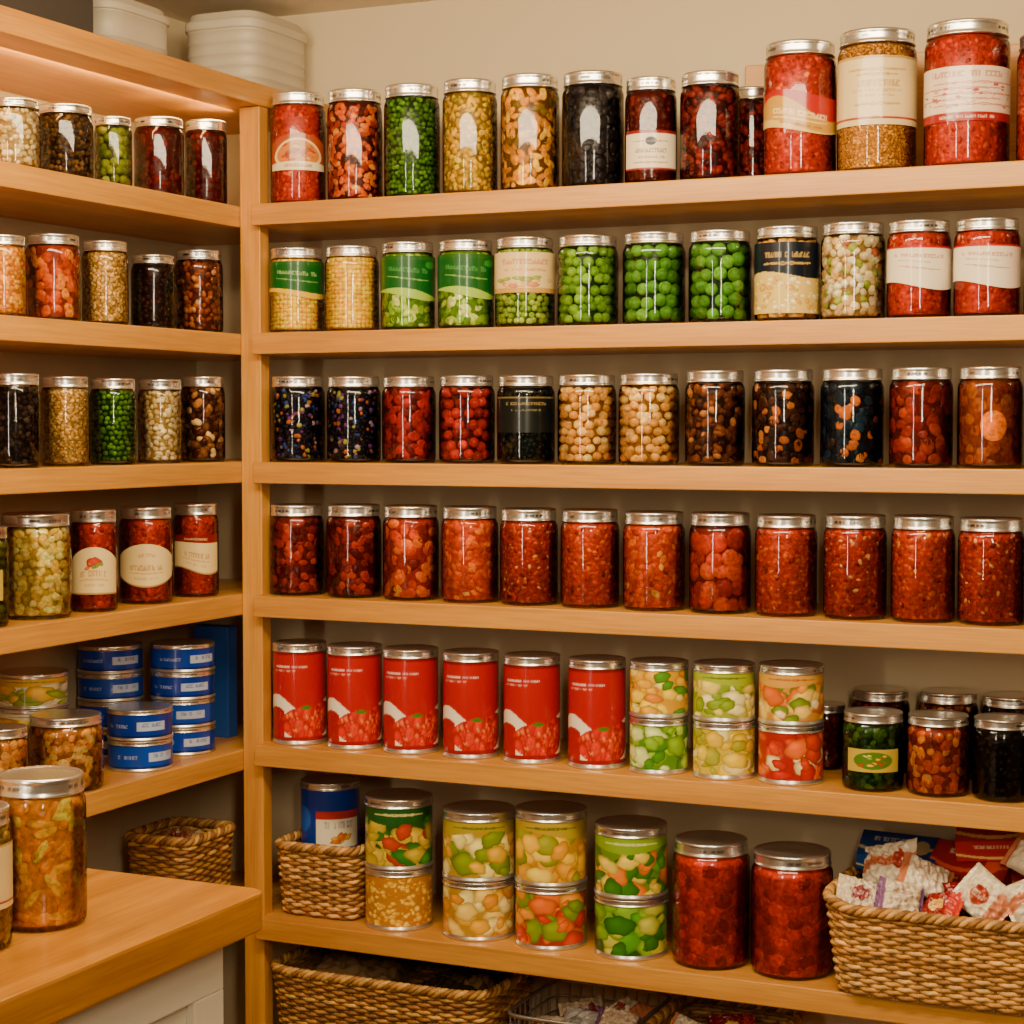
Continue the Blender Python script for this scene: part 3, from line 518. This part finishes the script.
# ---------------------------------------------------------------- packets and snack boxes
def packet_mesh(W,D,T,cols,seed,style=0):
    rng=np.random.default_rng(seed); nu,nv=64,44; u=np.linspace(-1,1,nu); v=np.linspace(-1,1,nv); U,V=np.meshgrid(u,v)
    ins=np.clip(1-(abs(U)/.86)**4,0,1)**.5*np.clip(1-abs(V)**5,0,1)**.6
    wr=np.zeros_like(U)
    for k in range(12):
        a=rng.uniform(-1,1)*1.4; fr=rng.uniform(4,13); wr+=abs(np.sin((U*math.cos(a)+V*math.sin(a))*fr+rng.uniform(0,6)))*rng.uniform(-.12,.12)
    serr=.012*np.where((np.arange(nv)%2)==0,1,-1)[:,None]*(abs(U)>.97)
    pinch=1-.06*np.cos(U*math.pi/2)
    P=[]
    for s in (1,-1): P.append(np.stack([(U+serr*np.sign(U))*W/2,V*D/2*pinch,s*T/2*ins*(1+wr*1.6)+wr*T*.3],-1).reshape(-1,3))
    i=np.arange(nv-1)[:,None]*nu; j=np.arange(nu-1)[None]; F=np.stack([i+j,i+j+1,i+nu+1+j,i+nu+j],-1).reshape(-1,4)
    C=canvas(U,cols[0]); UU=(U+1)/2; VV=(V+1)/2
    if style==0: put(C,abs(V+.1*np.sin(U*4))<.25,cols[1]); greek(C,UU,VV,.5,.4,.2,.8,5,seed,cols[2]); put(C,el(U,V,.5,.0,.2,.5),cols[2])
    elif style==1: put(C,U>.45,cols[1]); put(C,el(U,V,-.1,-.1,.35,.45),cols[2]); greek(C,UU,VV,.45,.4,.25,.65,4,seed,cols[0])
    else: put(C,(abs(U)>.75),cols[1]); greek(C,UU,VV,.64,.4,.2,.8,5,seed,cols[2]); greek(C,UU,VV,.36,.25,.25,.75,7,seed+1,cols[2])
    c=C.reshape(-1,3); return mk('snack_packet',np.vstack(P),np.vstack([F,F[:,::-1]+nu*nv]),np.vstack([c,c]),PLAST)
def packet(x,y,z,rot,W,D,T,cols,style,label,group='snack packets'):
    seedc[0]+=1; o=ob('snack_packet',packet_mesh(W,D,T,cols,seedc[0],style),None,(x,y,z),rot); tag(o,label,'packet',group)
def snackbox(x,y,z,rot,W,D,H,cols,label):
    seedc[0]+=1; VV=[];FF=[];CC=[];n0=0
    for ax,sg in ((0,1),(0,-1),(1,1),(1,-1),(2,1),(2,-1)):
        u=np.linspace(-1,1,61); v=np.linspace(-1,1,31); U,V=np.meshgrid(u,v); a,b=[k for k in (0,1,2) if k!=ax]
        P=np.zeros(U.shape+(3,)); P[...,a]=U; P[...,b]=V; P[...,ax]=sg
        ctr=P*.5*np.array([W,D,H])
        C=canvas(U,cols[0]); uu=(U+1)/2; vv=(V+1)/2
        if ax!=0: put(C,abs(vv-.35+.2*np.sin(uu*4))<.06,cols[1]); put(C,el(uu,vv,.8,.5,.1,.28),cols[1]); greek(C,uu,vv,.70,.5,.1,.7,5,seedc[0]+ax,cols[2])
        i=np.arange(30)[:,None]*61; j=np.arange(60)[None]; F=np.stack([i+j,i+j+1,i+62+j,i+61+j],-1).reshape(-1,4)
        VV.append(ctr.reshape(-1,3)); FF.append(F+n0); CC.append(C.reshape(-1,3)); n0+=U.size
    o=ob('snack_box',mk('snack_box',np.vstack(VV),np.vstack(FF),np.vstack(CC),PAPER,False),None,(x,y,z),rot); tag(o,label,'box','snack boxes in the basket')
zb=ZF+.138
WH=('e4d4b4','c87850','a83820'); W2=('d8c4a4','7c5480','8c3040'); DR=('8c1008','c83018','e8b850')
snackbox(1.07,.175,zb+.040,(.25,.05,.12),.12,.085,.026,('143c78','b8a878','e0d8c0'),'blue snack box lying near the basket back')
snackbox(1.095,.17,zb+.002,(.1,.0,.1),.12,.09,.028,('98140c','e8b870','f0d8a8'),'red snack box under the blue one')
snackbox(1.235,.185,zb+.078,(.3,-.08,.12),.15,.085,.034,('b81c08','f0c070','f4dcb0'),'bright red snack box on top of the heap')
snackbox(1.185,.16,zb+.032,(.5,.08,-.12),.12,.07,.028,('981408','d85030','f0d0a0'),'red snack box leaning in the basket')
snackbox(1.285,.155,zb+.006,(.3,.1,.3),.08,.08,.034,('a82414','e0a060','f4e4c8'),'dark red snack box beside the packets')
for a in [
 (1.048,.036,zb+.002,(.7,.25,.3),.078,.06,.024,W2,1,'crumpled cream and violet snack packet by the rim'),
 (1.108,.022,zb+.006,(1.0,.3,.5),.072,.055,.022,W2,2,'crumpled cream snack packet with violet print'),
 (1.072,.105,zb+.040,(1.0,-.3,-.3),.095,.068,.026,WH,0,'crumpled cream snack packet with red print'),
 (1.132,.082,zb+.026,(.8,.4,.3),.080,.060,.024,WH,2,'crumpled cream snack packet with red print'),
 (1.170,.024,zb+.000,(.7,-.2,-.4),.070,.055,.022,DR,1,'small dark red snack packet near the rim'),
 (1.230,.030,zb+.020,(1.0,.5,-.4),.085,.070,.030,WH,1,'crumpled white snack packet near the basket rim'),
 (1.300,.035,zb+.022,(1.0,-.4,.4),.085,.068,.028,WH,0,'crumpled white snack packet near the basket rim'),
 (1.295,.11,zb+.064,(.9,.4,-.2),.09,.07,.028,WH,2,'crumpled white snack packet high in the heap'),
 (1.195,.085,zb+.006,(.7,.1,1.0),.07,.055,.022,DR,0,'small dark red snack packet'),
 (1.11,.08,zb-.055,(.1,.1,.1),.14,.11,.03,WH,1,'cream snack packet low in the basket'),
 (1.26,.08,zb-.055,(.1,-.1,.1),.12,.11,.03,DR,1,'dark red snack packet low in the basket')]: packet(*a)
for i,(x,y,c) in enumerate([(.497,.09,WH),(.565,.10,('c8c4bc','b8b4ac','8a8a8a')),(.633,.09,W2),(.53,.19,W2),(.61,.19,WH),(.75,.10,WH),(.84,.10,('e0d4b8','c89a58','7c5a38')),(.80,.18,DR)]):
    packet(x,y,ZG+.120+.01*(i%3),(.6+.2*(i%2),.2*((i%3)-1),.3*((i%4)-1.5)),.075,.06,.026,c,i%3,'small clear and white packet in a low container','packets on the lowest shelf')
packet(.12,.15,ZG+.150,(.15,.08,.2),.18,.13,.04,('8c6c48','6c5030','4a3420'),2,'beige paper packet lying in the wide basket','packets on the lowest shelf')
packet(.32,.15,ZG+.145,(.1,-.1,-.2),.16,.13,.04,('3a2c20','5a4428','8c6c44'),0,'brown paper packet lying in the wide basket','packets on the lowest shelf')
packet(-.12,PY,ZF+.132,(.1,.05,.4),.09,.08,.025,('8c5c40','a88c64','6c2c20'),1,'brown packet lying in the small wicker basket','packets on the lowest shelf')
# ---------------------------------------------------------------- counter
tag(prism('countertop',[(XL,CY),(CX-.02,CY),(CX-.006,CY-.006),(CX,CY-.02),(CX,-2.3),(XL,-2.3)],ZT-.046,ZT,WC,.004),'thick honey coloured wooden countertop with rounded corner','countertop')
e=empty('base_cabinet',(.1,CY-.7,0)); tag(e,'white painted base cabinet under the wooden countertop','cabinet')
box('body',XL+.0,CX-.045,-2.28,CY-.035,0,ZT-.046,WHITE,.002,e)
for i in range(2):
    y1=CY-.05-i*.5; 
    f=[box('panel_rail',CX-.045,CX-.033,y1-.46,y1,ZT-.11,ZT-.055,WHITE,.002,e),box('panel_rail',CX-.045,CX-.033,y1-.46,y1,.06,.13,WHITE,.002,e),box('panel_stile',CX-.045,CX-.033,y1-.06,y1,.13,ZT-.11,WHITE,.002,e),box('panel_stile',CX-.045,CX-.033,y1-.46,y1-.40,.13,ZT-.11,WHITE,.002,e)]
q,t=on_Z(42,922,ZT); R=89*t/FPX/2; d=ray(42,764); jar((q.x,q.y,ZT),R,(CAM+d*(t+R*.9)).z-ZT,'mushroom',None,'on the countertop','jars on the countertop',1)
q,t=on_Z(-32,947,ZT); jar((q.x,q.y,ZT),.046,.150,'pale_yellow','cream','on the countertop','jars on the countertop',1)
pts=[]; yy=CY+.01
while yy<-.26: pts+= [(-.200,yy),(-.200,yy+.030),(-.204,yy+.032),(-.204,yy+.034)]; yy+=.036
pts=pts+[(-.215,yy),(-.215,CY+.01)]
tag(prism('beadboard_panel',pts,ZF,ZE2-TKS-.001,WHITE,0),'white grooved beadboard panel beneath the side shelves','panel')
# ---------------------------------------------------------------- storage containers on top
def storage(x0,x1,y0,y1,z0,z1,label,layers):
    cx,cy=(x0+x1)/2,(y0+y1)/2; e=empty('storage_box',(cx,cy,z0)); tag(e,label,'container','white containers on the top board')
    n=96; P,Nn=rpath(x1-x0,y1-y0,n,5); H=z1-z0; prof=[(.93,0),(.945,.01)]
    for i in range(layers):
        a=.05+.72*i/layers; b=.05+.72*(i+1)/layers; prof+=[(.955,a),(.957,b-.03),(.968,b-.026),(.968,b-.010),(.957,b-.004)]
    V=[np.column_stack([P*s,np.full(n,z*H)]) for s,z in prof]; m=len(prof); V.append(np.array([[0,0,0]])); k=np.arange(n)
    F=np.vstack([np.stack([i*n+k,i*n+(k+1)%n,(i+1)*n+(k+1)%n,(i+1)*n+k],-1) for i in range(m-1)]); T=np.stack([(k+1)%n,k,np.full(n,m*n)],-1)
    ob('container_body',mk('container_body',np.vstack(V),[F,T],None,PLW,True),e)
    pr=((.95,.765),(.995,.77),(1,.79),(1,.86),(.985,.885),(.95,.89),(.93,.90),(.91,.965),(.88,.985),(.5,.995)); V=[np.column_stack([P*s,np.full(n,z*H)]) for s,z in pr]; m=len(pr)
    V.append(np.array([[0,0,H]])); F=np.vstack([np.stack([i*n+k,i*n+(k+1)%n,(i+1)*n+(k+1)%n,(i+1)*n+k],-1) for i in range(m-1)]); T=np.stack([(m-1)*n+k,(m-1)*n+(k+1)%n,np.full(n,m*n)],-1)
    ob('lid',mk('lid',np.vstack(V),[F,T],None,PLW),e)
storage(-.19,-.03,.06,.27,2.029,2.170,'white stacked plastic container with rounded lid on the board',5)
storage(-.27,-.10,-.25,-.06,2.029,2.14,'white plastic storage container with lid on the board',2)
tag(box('carton',-.28,-.08,-.62,-.32,2.029,2.15,simple('dark_card','3a3430',.6),.003),'dark cardboard carton on the top board','box')
# ---------------------------------------------------------------- lights
def area(name,loc,tgt,sx,sy,e,c):
    l=bpy.data.lights.new(name,'AREA'); l.shape='RECTANGLE'; l.size=sx; l.size_y=sy; l.energy=e; l.color=c
    o=bpy.data.objects.new(name,l); COL.objects.link(o); o.location=loc; o.rotation_euler=(Vector(tgt)-Vector(loc)).to_track_quat('-Z','Y').to_euler(); return o
area('ceiling_lamp',(.80,-.98,2.17),(.62,-.1,1.2),1.6,.30,56,(1,.80,.50))
area('front_fill',(1.9,-2.6,1.95),(.7,.1,1.2),.14,.9,32,(1,.81,.54))  # added fill light, kept tall and narrow for vertical highlights on the jars
area('jar_streak_fill',(.35,-2.9,1.6),(.6,.1,1.2),.14,1.2,20,(1,.83,.60))  # added tall light behind the camera for streaks on the glass, no window there
area('shelf_strip_lamp',(-.06,-.45,1.984),(-.25,-.45,1.85),1.0,.02,3.2,(1,.68,.28)).rotation_euler[2]=math.pi/2
w=bpy.data.worlds.new('world'); S.world=w; w.use_nodes=True; w.node_tree.nodes['Background'].inputs[0].default_value=(1,.85,.68,1); w.node_tree.nodes['Background'].inputs[1].default_value=.3
